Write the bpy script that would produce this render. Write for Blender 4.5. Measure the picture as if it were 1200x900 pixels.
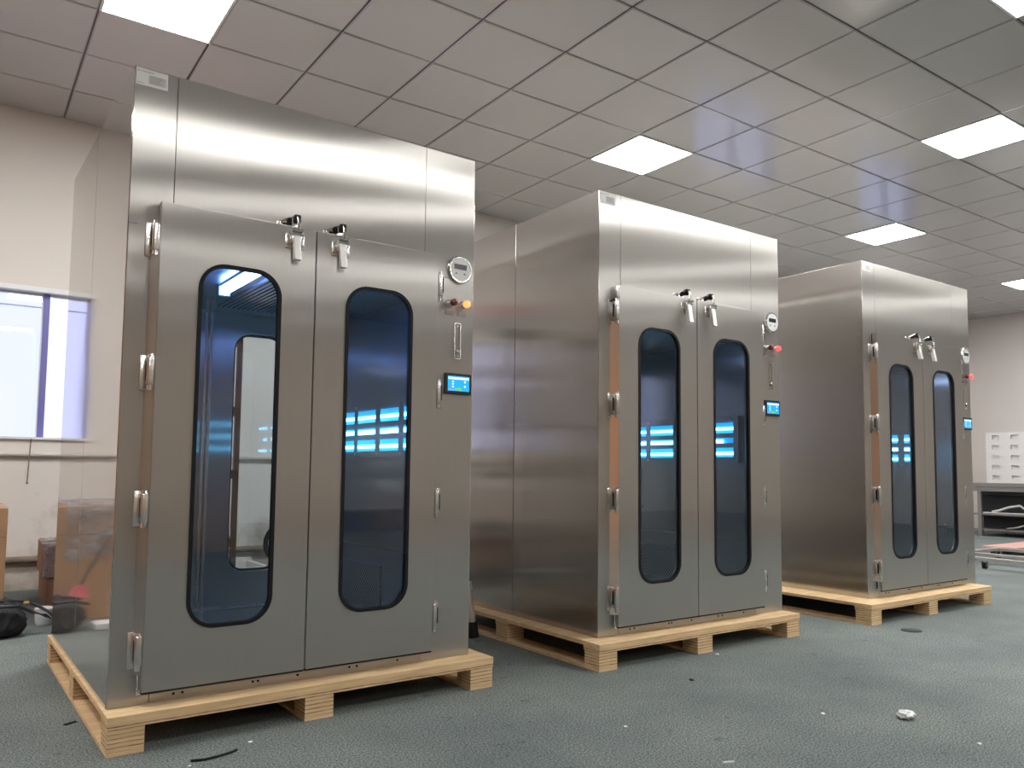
import bpy, bmesh, math, random
from mathutils import Vector, Matrix
random.seed(7)
for o in list(bpy.data.objects): bpy.data.objects.remove(o, do_unlink=True)
S = bpy.context.scene
COL = S.collection
PI = math.pi
# ------------------------------------------------------------------ camera
cd = bpy.data.cameras.new('camera'); cam = bpy.data.objects.new('camera', cd); COL.objects.link(cam)
cd.sensor_width = 36; cd.lens = 937.5531/1200*36
cd.shift_x = -15.7548/1200; cd.shift_y = 32.3282/1200
cd.clip_start = 0.05; cd.clip_end = 200
RT = Vector((0.81354646, -0.58141807, 0.00975602)); UP = Vector((-0.04967462, -0.05277141, 0.99737035)); FW = Vector((0.5793743, 0.81189175, 0.07181372))
m = Matrix((RT, UP, -FW)).transposed().to_4x4(); m.translation = (0, 0, 0.885)
cam.matrix_world = m
S.camera = cam
# ------------------------------------------------------------------ world, exposure
W_ = bpy.data.worlds.new('daylight'); S.world = W_; W_.use_nodes = True
bg = W_.node_tree.nodes['Background']; bg.inputs[0].default_value = (0.80, 0.80, 1.0, 1); bg.inputs[1].default_value = 1.15
S.view_settings.view_transform = 'Standard'; S.view_settings.look = 'None'
S.view_settings.exposure = 0.5; S.view_settings.gamma = 1.0; S.view_settings.use_curve_mapping = False
PANEL_STRENGTH = 46.0
UV_STRENGTH = 6.0

# ------------------------------------------------------------------ materials
def newmat(name):
    mt = bpy.data.materials.new(name); mt.use_nodes = True
    nt = mt.node_tree; b = nt.nodes['Principled BSDF']
    return mt, nt, b
def mat(name, col, rough=0.5, metal=0.0, noise=0.0, scale=20, bump=0.0, spec=0.5, emit=None, es=1.0, stretch=(1,1,1), coat=0.0):
    mt, nt, b = newmat(name)
    b.inputs['Base Color'].default_value = (*col, 1); b.inputs['Roughness'].default_value = rough
    b.inputs['Metallic'].default_value = metal; b.inputs['Specular IOR Level'].default_value = spec
    b.inputs['Coat Weight'].default_value = coat; b.inputs['Coat Roughness'].default_value = 0.08
    tc = nt.nodes.new('ShaderNodeTexCoord'); mp = nt.nodes.new('ShaderNodeMapping'); mp.inputs['Scale'].default_value = stretch
    nt.links.new(tc.outputs['Object'], mp.inputs[0])
    n = nt.nodes.new('ShaderNodeTexNoise'); n.inputs['Scale'].default_value = scale; n.inputs['Detail'].default_value = 5
    nt.links.new(mp.outputs[0], n.inputs[0])
    cr = nt.nodes.new('ShaderNodeMapRange'); cr.inputs[1].default_value = 0.3; cr.inputs[2].default_value = 0.7
    cr.inputs[3].default_value = 1-noise; cr.inputs[4].default_value = 1+noise
    nt.links.new(n.outputs[0], cr.inputs[0])
    mx = nt.nodes.new('ShaderNodeVectorMath'); mx.operation = 'SCALE'; mx.inputs[0].default_value = col
    nt.links.new(cr.outputs[0], mx.inputs['Scale']); nt.links.new(mx.outputs[0], b.inputs['Base Color'])
    if bump:
        bp = nt.nodes.new('ShaderNodeBump'); bp.inputs['Strength'].default_value = bump; bp.inputs['Distance'].default_value = 0.01
        nt.links.new(n.outputs[0], bp.inputs['Height']); nt.links.new(bp.outputs[0], b.inputs['Normal'])
    if emit:
        b.inputs['Emission Color'].default_value = (*emit, 1); b.inputs['Emission Strength'].default_value = es
    return mt
def steel(name, col=(0.60, 0.585, 0.56), rough=0.29, aniso=0.98, wave=0.0, grain=0.02, wscale=1.6, broad=0.38, brough=0.62, wide=None):
    mt, nt, b = newmat(name); L = nt.links.new; N = nt.nodes.new
    b.inputs['Metallic'].default_value = 1.0; b.inputs['Anisotropic'].default_value = aniso
    g = N('ShaderNodeNewGeometry'); tc = N('ShaderNodeTexCoord')
    cx = N('ShaderNodeVectorMath'); cx.operation = 'CROSS_PRODUCT'; cx.inputs[1].default_value = (0.001, 0.002, 1)
    L(g.outputs['True Normal'], cx.inputs[0]); L(cx.outputs[0], b.inputs['Tangent'])
    mp = N('ShaderNodeMapping'); mp.inputs['Scale'].default_value = (90, 90, 0.8); L(tc.outputs['Object'], mp.inputs[0])
    n = N('ShaderNodeTexNoise'); n.inputs['Scale'].default_value = 1; n.inputs['Detail'].default_value = 3; L(mp.outputs[0], n.inputs[0])
    r = N('ShaderNodeMapRange'); r.inputs[3].default_value = 1-grain; r.inputs[4].default_value = 1+grain; L(n.outputs[0], r.inputs[0])
    sc = N('ShaderNodeVectorMath'); sc.operation = 'SCALE'; sc.inputs[0].default_value = col; L(r.outputs[0], sc.inputs['Scale']); L(sc.outputs[0], b.inputs['Base Color'])
    b.inputs['Roughness'].default_value = rough
    if wave:
        n2 = N('ShaderNodeTexNoise'); n2.inputs['Scale'].default_value = wscale; n2.inputs['Detail'].default_value = 1; L(tc.outputs['Object'], n2.inputs[0])
        bp = N('ShaderNodeBump'); bp.inputs['Strength'].default_value = 1.0; bp.inputs['Distance'].default_value = wave
        L(n2.outputs[0], bp.inputs['Height']); L(bp.outputs[0], b.inputs['Normal'])
    if wide:    # strongly directional brushing: highlights run sideways across the sheet
        gl = N('ShaderNodeBsdfAnisotropic'); gl.distribution = 'GGX'; gl.inputs['Roughness'].default_value = wide[0]; gl.inputs['Anisotropy'].default_value = wide[1]
        L(sc.outputs[0], gl.inputs['Color']); L(cx.outputs[0], gl.inputs['Tangent'])
        b = gl
    if broad:   # part of the light is scattered widely by the brushed surface
        b2 = N('ShaderNodeBsdfPrincipled'); b2.inputs['Metallic'].default_value = 1.0; b2.inputs['Roughness'].default_value = brough; L(sc.outputs[0], b2.inputs['Base Color'])
        mx = N('ShaderNodeMixShader'); mx.inputs[0].default_value = broad; L(b.outputs[0], mx.inputs[1]); L(b2.outputs[0], mx.inputs[2])
        L(mx.outputs[0], nt.nodes['Material Output'].inputs[0])
    return mt
def glass(name, tint, refl=1.0):
    mt = bpy.data.materials.new(name); mt.use_nodes = True; nt = mt.node_tree; nt.nodes.clear(); N = nt.nodes.new; L = nt.links.new
    o = N('ShaderNodeOutputMaterial'); t = N('ShaderNodeBsdfTransparent'); t.inputs[0].default_value = (*tint, 1)
    g = N('ShaderNodeBsdfGlossy'); g.inputs['Roughness'].default_value = 0.0; g.inputs[0].default_value = (0.95, 0.97, 1, 1)
    f = N('ShaderNodeLayerWeight'); f.inputs[0].default_value = 0.5
    pw = N('ShaderNodeMath'); pw.operation = 'POWER'; pw.inputs[1].default_value = 5; L(f.outputs['Facing'], pw.inputs[0])
    k = N('ShaderNodeMath'); k.operation = 'MULTIPLY_ADD'; k.inputs[1].default_value = 0.95*refl; k.inputs[2].default_value = 0.045*refl; L(pw.outputs[0], k.inputs[0])
    x = N('ShaderNodeMixShader'); L(k.outputs[0], x.inputs[0]); L(t.outputs[0], x.inputs[1]); L(g.outputs[0], x.inputs[2]); L(x.outputs[0], o.inputs[0])
    return mt
M = {}
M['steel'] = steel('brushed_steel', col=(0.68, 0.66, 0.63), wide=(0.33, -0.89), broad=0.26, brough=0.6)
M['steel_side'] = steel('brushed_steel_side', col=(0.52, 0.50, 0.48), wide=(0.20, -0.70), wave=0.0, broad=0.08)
M['steel_mirror'] = steel('polished_steel_side', col=(0.62, 0.60, 0.58), rough=0.05, aniso=0.5, wave=0.0012, wscale=2.2, broad=0.12)
M['steel_in'] = steel('inner_steel', col=(0.46, 0.475, 0.50), rough=0.20, aniso=0.85, broad=0.3)
M['profile'] = mat('polished_strip', (0.85, 0.78, 0.72), 0.22, 1.0)
M['chrome'] = mat('chrome', (0.78, 0.77, 0.76), 0.14, 1.0)
M['levermetal'] = mat('lever_steel', (0.92, 0.90, 0.88), 0.42, 0.75)
M['castmetal'] = mat('satin_cast_steel', (0.70, 0.68, 0.66), 0.26, 1.0)
M['rubber'] = mat('black_rubber', (0.008, 0.008, 0.010), 0.6, spec=0.25)
M['black'] = mat('black_plastic', (0.015, 0.015, 0.018), 0.35)
M['cabglass'] = glass('cabinet_glass', (0.90, 0.93, 0.96))
M['cabglass_rear'] = glass('rear_glass', (0.90, 0.94, 0.95))
M['winglass'] = glass('window_glass', (0.97, 0.97, 1.0))
M['winglass_blue'] = glass('window_glass_bluish', (0.86, 0.89, 1.0))
M['uv'] = mat('uv_reflector_glow', (0.10, 0.26, 0.42), 0.4, emit=(0.005, 0.26, 0.62), es=UV_STRENGTH*0.12)  # emission stands in for tube light falling on the reflector
M['uvcore'] = mat('uv_tube_core', (0.8, 0.95, 1), 0.4, emit=(0.12, 0.62, 1.0), es=UV_STRENGTH*1.5)
M['tube'] = mat('ceiling_tube', (0.8, 0.9, 1), 0.4, emit=(0.17, 0.36, 1.0), es=26)
M['tube_dim'] = mat('ceiling_tube_dim', (0.8, 0.9, 1), 0.4, emit=(0.5, 0.65, 1.0), es=4)
M['white'] = mat('white_plastic', (0.75, 0.76, 0.76), 0.35)
M['paper'] = mat('paper', (0.85, 0.84, 0.82), 0.6)
M['papergrey'] = mat('paper_grey_print', (0.60, 0.61, 0.61), 0.6)
M['print'] = mat('paper_dark_print', (0.35, 0.35, 0.36), 0.6)
M['lcd'] = mat('lcd_dark', (0.02, 0.025, 0.03), 0.2)
M['plate'] = mat('engraved_plate', (0.24, 0.22, 0.21), 0.4, 0.6)
M['redoff'] = mat('red_lens', (0.16, 0.015, 0.02), 0.2, coat=0.5)
M['orangelit'] = mat('orange_lens_lit', (0.9, 0.3, 0.1), 0.2, emit=(1.0, 0.23, 0.06), es=1.6)
M['redlit'] = mat('red_lens_lit', (0.9, 0.1, 0.1), 0.2, emit=(1.0, 0.09, 0.09), es=1.0)
M['scr_blue'] = mat('screen_blue', (0, 0, 0), 0.2, emit=(0.015, 0.36, 0.90), es=1.0)
M['scr_white'] = mat('screen_white', (0, 0, 0), 0.2, emit=(0.62, 0.85, 1.0), es=1.1)
M['scr_green'] = mat('screen_green', (0, 0, 0), 0.2, emit=(0.22, 0.62, 0.08), es=0.8)
M['scr_grey'] = mat('screen_grey', (0, 0, 0), 0.2, emit=(0.30, 0.38, 0.62), es=0.8)
M['lightpanel'] = mat('light_diffuser', (0.9, 0.9, 0.9), 0.4, emit=(1.0, 0.985, 0.95), es=PANEL_STRENGTH)
M['lightframe'] = mat('light_frame', (0.72, 0.72, 0.71), 0.4)
M['bluframe'] = mat('window_frame_blue', (0.17, 0.17, 0.46), 0.4)
M['whiteframe'] = mat('window_frame_white', (0.80, 0.80, 0.80), 0.5)
M['carton'] = mat('corrugated_board', (0.46, 0.27, 0.145), 0.75, noise=0.08, scale=8)
M['carton2'] = mat('corrugated_board_reddish', (0.28, 0.14, 0.09), 0.75, noise=0.12, scale=8)
M['tape'] = mat('parcel_tape', (0.50, 0.40, 0.30), 0.3)
M['fabric'] = mat('black_fabric', (0.013, 0.013, 0.015), 0.85, bump=0.6, scale=60)
M['strap'] = mat('black_strap', (0.02, 0.02, 0.025), 0.6)
M['redp'] = mat('red_plastic', (0.40, 0.03, 0.05), 0.4)
M['foam'] = mat('white_foam', (0.70, 0.68, 0.67), 0.7, bump=0.15, scale=80)
M['pipe'] = mat('painted_pipe', (0.58, 0.55, 0.50), 0.5)
M['pipedark'] = mat('dirty_pipe', (0.20, 0.15, 0.115), 0.7, noise=0.3, scale=12)
M['greymetal'] = mat('grey_metal', (0.30, 0.29, 0.28), 0.4, 0.7)
M['alu'] = mat('aluminium', (0.55, 0.53, 0.51), 0.35, 0.9)
M['alutan'] = mat('anodised_leg', (0.52, 0.46, 0.41), 0.45, 0.5)
M['dark'] = mat('dark_clutter', (0.02, 0.02, 0.024), 0.7)
M['rackmetal'] = mat('dark_rack_metal', (0.06, 0.06, 0.065), 0.5, 0.3)
M['teal'] = mat('dark_teal_plastic', (0.015, 0.07, 0.10), 0.5)
M['pinkwood'] = mat('painted_board_pink', (0.50, 0.28, 0.24), 0.7)
M['yellow'] = mat('yellow_tape', (0.65, 0.42, 0.08), 0.6)
# plywood with visible laminations on the edges
def plywood(name, layer=0.0, base=(0.74, 0.54, 0.32)):
    mt, nt, b = newmat(name); N = nt.nodes.new; L = nt.links.new
    tc = N('ShaderNodeTexCoord'); b.inputs['Roughness'].default_value = 0.65; b.inputs['Specular IOR Level'].default_value = 0.3
    mp = N('ShaderNodeMapping'); mp.inputs['Scale'].default_value = (3, 14, 60); L(tc.outputs['Object'], mp.inputs[0])
    n = N('ShaderNodeTexNoise'); n.inputs['Scale'].default_value = 1.4; n.inputs['Detail'].default_value = 6; n.inputs['Distortion'].default_value = 0.6; L(mp.outputs[0], n.inputs[0])
    cr = N('ShaderNodeValToRGB'); e = cr.color_ramp.elements
    e[0].position = 0.3; e[0].color = (base[0]*0.80, base[1]*0.76, base[2]*0.70, 1); e[1].position = 0.7; e[1].color = (base[0]*1.08, base[1]*1.08, base[2]*1.08, 1)
    L(n.outputs[0], cr.inputs[0])
    if layer:
        g = N('ShaderNodeNewGeometry'); sx = N('ShaderNodeSeparateXYZ'); L(tc.outputs['Object'], sx.inputs[0])
        n2 = N('ShaderNodeTexNoise'); n2.inputs['Scale'].default_value = 9; L(tc.outputs['Object'], n2.inputs[0])
        a0 = N('ShaderNodeMath'); a0.operation = 'MULTIPLY_ADD'; a0.inputs[1].default_value = 0.006; L(n2.outputs[0], a0.inputs[0]); L(sx.outputs['Z'], a0.inputs[2])
        a = N('ShaderNodeMath'); a.operation = 'MULTIPLY'; a.inputs[1].default_value = 1/layer; L(a0.outputs[0], a.inputs[0])
        fr = N('ShaderNodeMath'); fr.operation = 'FRACT'; L(a.outputs[0], fr.inputs[0])
        lt = N('ShaderNodeMath'); lt.operation = 'LESS_THAN'; lt.inputs[1].default_value = 0.24; L(fr.outputs[0], lt.inputs[0])
        n3 = N('ShaderNodeTexNoise'); n3.inputs['Scale'].default_value = 25; L(tc.outputs['Object'], n3.inputs[0])
        mm = N('ShaderNodeMath'); mm.operation = 'MULTIPLY'; L(lt.outputs[0], mm.inputs[0]); L(n3.outputs[0], mm.inputs[1])
        mx = N('ShaderNodeMix'); mx.data_type = 'RGBA'; mx.inputs[7].default_value = (base[0]*0.22, base[1]*0.15, base[2]*0.12, 1)
        m3 = N('ShaderNodeMath'); m3.operation = 'MULTIPLY'; m3.inputs[1].default_value = 1.3; m3.use_clamp = True; L(mm.outputs[0], m3.inputs[0])
        L(m3.outputs[0], mx.inputs[0]); L(cr.outputs[0], mx.inputs[6]); L(mx.outputs[2], b.inputs['Base Color'])
    else:
        L(cr.outputs[0], b.inputs['Base Color'])
    return mt
M['ply'] = plywood('plywood'); M['plyblock'] = plywood('plywood_laminated', 0.0135)
M['plyedge'] = plywood('plywood_edge', 0.018)
# perforated sheet
def perf():
    mt, nt, b = newmat('perforated_sheet'); N = nt.nodes.new; L = nt.links.new
    b.inputs['Metallic'].default_value = 0.9; b.inputs['Roughness'].default_value = 0.35
    tc = N('ShaderNodeTexCoord'); v = N('ShaderNodeTexVoronoi'); v.inputs['Scale'].default_value = 62; v.inputs['Randomness'].default_value = 0.0
    mp = N('ShaderNodeMapping'); mp.inputs['Rotation'].default_value = (PI/4, 0, 0); L(tc.outputs['Object'], mp.inputs[0]); L(mp.outputs[0], v.inputs[0])
    r = N('ShaderNodeMapRange'); r.inputs[1].default_value = 0.36; r.inputs[2].default_value = 0.42; L(v.outputs['Distance'], r.inputs[0])
    mx = N('ShaderNodeMix'); mx.data_type = 'RGBA'; mx.inputs[6].default_value = (0.01, 0.012, 0.02, 1); mx.inputs[7].default_value = (0.42, 0.46, 0.52, 1)
    L(r.outputs[0], mx.inputs[0]); L(mx.outputs[2], b.inputs['Base Color']); L(r.outputs[0], b.inputs['Metallic'])
    return mt
M['perf'] = perf()
# carpet
def carpet():
    mt, nt, b = newmat('grey_green_carpet'); N = nt.nodes.new; L = nt.links.new
    b.inputs['Roughness'].default_value = 0.9; b.inputs['Specular IOR Level'].default_value = 0.25
    tc = N('ShaderNodeTexCoord')
    n1 = N('ShaderNodeTexNoise'); n1.inputs['Scale'].default_value = 150; n1.inputs['Detail'].default_value = 4; L(tc.outputs['Object'], n1.inputs[0])
    n2 = N('ShaderNodeTexNoise'); n2.inputs['Scale'].default_value = 1.7; n2.inputs['Detail'].default_value = 8; n2.inputs['Roughness'].default_value = 0.62; L(tc.outputs['Object'], n2.inputs[0])
    n4 = N('ShaderNodeTexNoise'); n4.inputs['Scale'].default_value = 14; n4.inputs['Detail'].default_value = 6; L(tc.outputs['Object'], n4.inputs[0])
    c = N('ShaderNodeValToRGB'); e = c.color_ramp.elements
    e[0].position = 0.38; e[0].color = (0.075, 0.090, 0.090, 1); e[1].position = 0.62; e[1].color = (0.240, 0.268, 0.260, 1); L(n1.outputs[0], c.inputs[0])
    c2 = N('ShaderNodeValToRGB'); e = c2.color_ramp.elements; e[0].position = 0.3; e[0].color = (0.72, 0.74, 0.78, 1); e[1].position = 0.7; e[1].color = (1.12, 1.1, 1.06, 1); L(n2.outputs[0], c2.inputs[0])
    c3 = N('ShaderNodeValToRGB'); e = c3.color_ramp.elements; e[0].position = 0.30; e[0].color = (0.72, 0.72, 0.72, 1); e[1].position = 0.36; e[1].color = (1, 1, 1, 1); L(n4.outputs[0], c3.inputs[0])
    a = N('ShaderNodeMix'); a.data_type = 'RGBA'; a.blend_type = 'MULTIPLY'; a.inputs[0].default_value = 1; L(c.outputs[0], a.inputs[6]); L(c2.outputs[0], a.inputs[7])
    d = N('ShaderNodeMix'); d.data_type = 'RGBA'; d.blend_type = 'MULTIPLY'; d.inputs[0].default_value = 1; L(a.outputs[2], d.inputs[6]); L(c3.outputs[0], d.inputs[7])
    L(d.outputs[2], b.inputs['Base Color'])
    bp = N('ShaderNodeBump'); bp.inputs['Strength'].default_value = 0.5; bp.inputs['Distance'].default_value = 0.004; L(n1.outputs[0], bp.inputs['Height']); L(bp.outputs[0], b.inputs['Normal'])
    return mt
M['carpet'] = carpet()
# painted wall, grimy near the floor
def wallmat():
    mt, nt, b = newmat('painted_wall'); N = nt.nodes.new; L = nt.links.new
    b.inputs['Roughness'].default_value = 0.7; b.inputs['Specular IOR Level'].default_value = 0.3
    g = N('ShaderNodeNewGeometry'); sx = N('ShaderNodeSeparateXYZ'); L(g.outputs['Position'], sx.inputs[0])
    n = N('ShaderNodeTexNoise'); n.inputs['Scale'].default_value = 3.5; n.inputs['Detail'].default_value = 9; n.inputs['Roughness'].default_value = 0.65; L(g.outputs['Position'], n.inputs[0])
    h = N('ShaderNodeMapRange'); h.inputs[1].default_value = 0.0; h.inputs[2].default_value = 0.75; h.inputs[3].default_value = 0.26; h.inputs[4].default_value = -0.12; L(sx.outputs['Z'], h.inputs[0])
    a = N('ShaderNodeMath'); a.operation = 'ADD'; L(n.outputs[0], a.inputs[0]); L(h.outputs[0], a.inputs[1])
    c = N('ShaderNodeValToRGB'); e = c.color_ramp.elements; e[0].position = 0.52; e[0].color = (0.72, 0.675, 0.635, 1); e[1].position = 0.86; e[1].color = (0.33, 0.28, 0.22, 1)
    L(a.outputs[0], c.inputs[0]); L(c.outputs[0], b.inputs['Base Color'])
    return mt
M['wall'] = wallmat()
M['wallclean'] = mat('painted_wall_clean', (0.64, 0.595, 0.57), 0.7, noise=0.02, scale=2)
M['wallfront'] = mat('painted_wall_front', (0.58, 0.59, 0.54), 0.7, noise=0.02, scale=2)
M['wallwarm'] = mat('warm_painted_wall', (0.55, 0.30, 0.17), 0.7, noise=0.05, scale=2)  # unseen left wall, its warm tone chosen to tint the steel reflections
M['ceiltile'] = mat('ceiling_tile', (0.48, 0.468, 0.455), 0.13, 0.0, noise=0.02, scale=1.0, spec=0.95)
M['ceilgap'] = mat('ceiling_joint', (0.11, 0.11, 0.105), 0.8)

# ------------------------------------------------------------------ mesh helpers
def BM(): return bmesh.new()
def box(bm, x0, x1, y0, y1, z0, z1, bev=0.0, seg=2, rot=None, piv=None):
    r = bmesh.ops.create_cube(bm, size=1); vs = r['verts']
    c = Vector(((x0+x1)/2, (y0+y1)/2, (z0+z1)/2))
    for v in vs: v.co = Vector((v.co.x*(x1-x0), v.co.y*(y1-y0), v.co.z*(z1-z0))) + c
    if bev > 0:
        es = list({e for v in vs for e in v.link_edges})
        rb = bmesh.ops.bevel(bm, geom=es, offset=bev, segments=seg, affect='EDGES', profile=0.5)
        vs = list({v for f in rb['faces'] for v in f.verts} | {v for v in vs if v.is_valid})
    if rot is not None:
        p = piv if piv is not None else c
        for v in vs: v.co = rot @ (v.co-p) + p
    return vs
def cyl(bm, p0, p1, r0, r1=None, n=20, cap=True):
    p0 = Vector(p0); p1 = Vector(p1); r1 = r0 if r1 is None else r1
    d = p1-p0; q = d.to_track_quat('Z', 'Y').to_matrix()
    a = [bm.verts.new(p0 + q @ Vector((math.cos(2*PI*i/n)*r0, math.sin(2*PI*i/n)*r0, 0))) for i in range(n)]
    b = [bm.verts.new(p1 + q @ Vector((math.cos(2*PI*i/n)*r1, math.sin(2*PI*i/n)*r1, 0))) for i in range(n)]
    for i in range(n): bm.faces.new((a[i], a[(i+1) % n], b[(i+1) % n], b[i]))
    if cap: bm.faces.new(a[::-1]); bm.faces.new(b)
    return a+b
def lathe(bm, prof, c, axis='y-', n=32):
    # prof: list of (radius, distance along axis)
    rings = []
    for r, h in prof:
        ring = []
        for i in range(n):
            a = 2*PI*i/n
            if axis == 'y-': p = (c[0]+r*math.cos(a), c[1]-h, c[2]+r*math.sin(a))
            else: p = (c[0]+r*math.cos(a), c[1]+r*math.sin(a), c[2]+h)
            ring.append(bm.verts.new(p))
        rings.append(ring)
    for k in range(len(rings)-1):
        for i in range(n): bm.faces.new((rings[k][i], rings[k][(i+1) % n], rings[k+1][(i+1) % n], rings[k+1][i]))
    bm.faces.new(rings[0][::-1]); bm.faces.new(rings[-1])
def tube(bm, pts, r, n=8, closed=False):
    pts = [Vector(p) for p in pts]; rings = []; N = len(pts)
    for i, p in enumerate(pts):
        if closed: t = pts[(i+1) % N]-pts[i-1]
        else: t = pts[min(i+1, N-1)]-pts[max(i-1, 0)]
        q = t.normalized().to_track_quat('Z', 'Y').to_matrix()
        rings.append([bm.verts.new(p+q @ Vector((math.cos(2*PI*k/n)*r, math.sin(2*PI*k/n)*r, 0))) for k in range(n)])
    for i in range(N if closed else N-1):
        A = rings[i]; B = rings[(i+1) % N]
        off = min(range(n), key=lambda s: (A[0].co-B[s].co).length)
        for k in range(n): bm.faces.new((A[k], A[(k+1) % n], B[(k+1+off) % n], B[(k+off) % n]))
    if not closed: bm.faces.new(rings[0][::-1]); bm.faces.new(rings[-1])
def rrect(x0, x1, z0, z1, r, n=10):
    pts = []
    for cx, cz, a0 in ((x1-r, z1-r, 0), (x0+r, z1-r, PI/2), (x0+r, z0+r, PI), (x1-r, z0+r, 3*PI/2)):
        for i in range(n+1):
            a = a0+PI/2*i/n; pts.append((cx+r*math.cos(a), cz+r*math.sin(a)))
    return pts
def plate_hole(bm, X0, X1, Z0, Z1, hole, y0, y1):
    h = rrect(*hole); hx = (hole[0]+hole[1])/2
    R_ = [p for p in h if p[0] >= hx]; L_ = [p for p in h if p[0] < hx]
    # order: right side, from top to bottom ; left side from top to bottom
    R_.sort(key=lambda p: -p[1]); L_.sort(key=lambda p: -p[1])
    def sort_side(ps, sgn):
        top = [p for p in ps if p[1] > (hole[2]+hole[3])/2]; bot = [p for p in ps if p[1] <= (hole[2]+hole[3])/2]
        top.sort(key=lambda p: sgn*p[0]); bot.sort(key=lambda p: -sgn*p[0]); return top+bot
    R_ = sort_side(R_, 1); L_ = sort_side(L_, -1)
    ht = (hx, hole[3]); hb = (hx, hole[2])
    right = [(hx, Z1), (X1, Z1), (X1, Z0), (hx, Z0), hb]+R_[::-1]+[ht]
    left = [(hx, Z1), ht]+L_+[hb, (hx, Z0), (X0, Z0), (X0, Z1)]
    def loop(ps, y): return [bm.verts.new((p[0], y, p[1])) for p in ps]
    for y, fl in ((y0, False), (y1, True)):
        for ps in (right, left):
            vs = loop(ps, y); f = bm.faces.new(vs)
    def wall(ps):
        for i in range(len(ps)):
            a, b = ps[i], ps[(i+1) % len(ps)]
            bm.faces.new([bm.verts.new((a[0], y0, a[1])), bm.verts.new((b[0], y0, b[1])), bm.verts.new((b[0], y1, b[1])), bm.verts.new((a[0], y1, a[1]))])
    wall([(X0, Z0), (X1, Z0), (X1, Z1), (hx, Z1), (X0, Z1)]); wall([ht]+R_+[hb]+L_[::-1])
    bmesh.ops.remove_doubles(bm, verts=bm.verts[:], dist=1e-5)
def rplate(bm, x0, x1, z0, z1, r, y0, y1, n=10):
    h = rrect(x0, x1, z0, z1, r, n)
    a = [bm.verts.new((p[0], y0, p[1])) for p in h]; b = [bm.verts.new((p[0], y1, p[1])) for p in h]
    bm.faces.new(a); bm.faces.new(b[::-1])
    for i in range(len(h)):
        j = (i+1) % len(h); bm.faces.new((a[j], a[i], b[i], b[j]))
def rring(bm, o, w, y0, y1):
    # rounded rectangular ring with outer outline o=(x0,x1,z0,z1,r) and width w
    A = rrect(*o); B = rrect(o[0]+w, o[1]-w, o[2]+w, o[3]-w, o[4]-w)
    V = [[bm.verts.new((p[0], y, p[1])) for p in P] for P in (A, B) for y in (y0, y1)]
    n = len(A)
    for i in range(n):
        j = (i+1) % n
        for u, v in ((0, 1), (1, 3), (3, 2), (2, 0)): bm.faces.new((V[u][i], V[u][j], V[v][j], V[v][i]))
def obj(name, bm, m, parent=None, smooth=False, bevel=0.0, mats=None):
    bmesh.ops.recalc_face_normals(bm, faces=bm.faces[:])
    me = bpy.data.meshes.new(name); bm.to_mesh(me); bm.free()
    o = bpy.data.objects.new(name, me); COL.objects.link(o)
    me.materials.append(M[m] if isinstance(m, str) else m)
    if smooth:
        for p in me.polygons: p.use_smooth = True
        try: me.set_sharp_from_angle(angle=math.radians(38))
        except Exception: pass
    if bevel:
        b = o.modifiers.new('bevel', 'BEVEL'); b.width = bevel; b.segments = 2; b.limit_method = 'ANGLE'; b.angle_limit = math.radians(50)
    if parent is not None: o.parent = parent
    return o
def tag(o, label, cat, group=None, kind=None):
    o['label'] = label; o['category'] = cat
    if group: o['group'] = group
    if kind: o['kind'] = kind
    return o
def thing(name, label, cat, loc=(0, 0, 0), rz=0, group=None):
    o = bpy.data.objects.new(name, None); COL.objects.link(o); o.empty_display_size = 0.1
    o.location = loc; o.rotation_euler = (0, 0, rz); return tag(o, label, cat, group)
def struct(name, bm, m, parent=None, **k):
    o = obj(name, bm, m, parent, **k)
    if parent is None: o['kind'] = 'structure'
    return o
def bx(*a, **k):
    bm = BM(); box(bm, *a, **k); return bm

# ------------------------------------------------------------------ room
XL, XR, YF, YB, H = -4.0, 13.7, -7.0, 6.70, 3.444
GX, GY, T = 2.3437, 3.7379, 0.6
struct('floor', bx(XL-0.3, XR+0.3, YF-0.3, YB+0.3, -0.1, 0.0), 'carpet')
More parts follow.
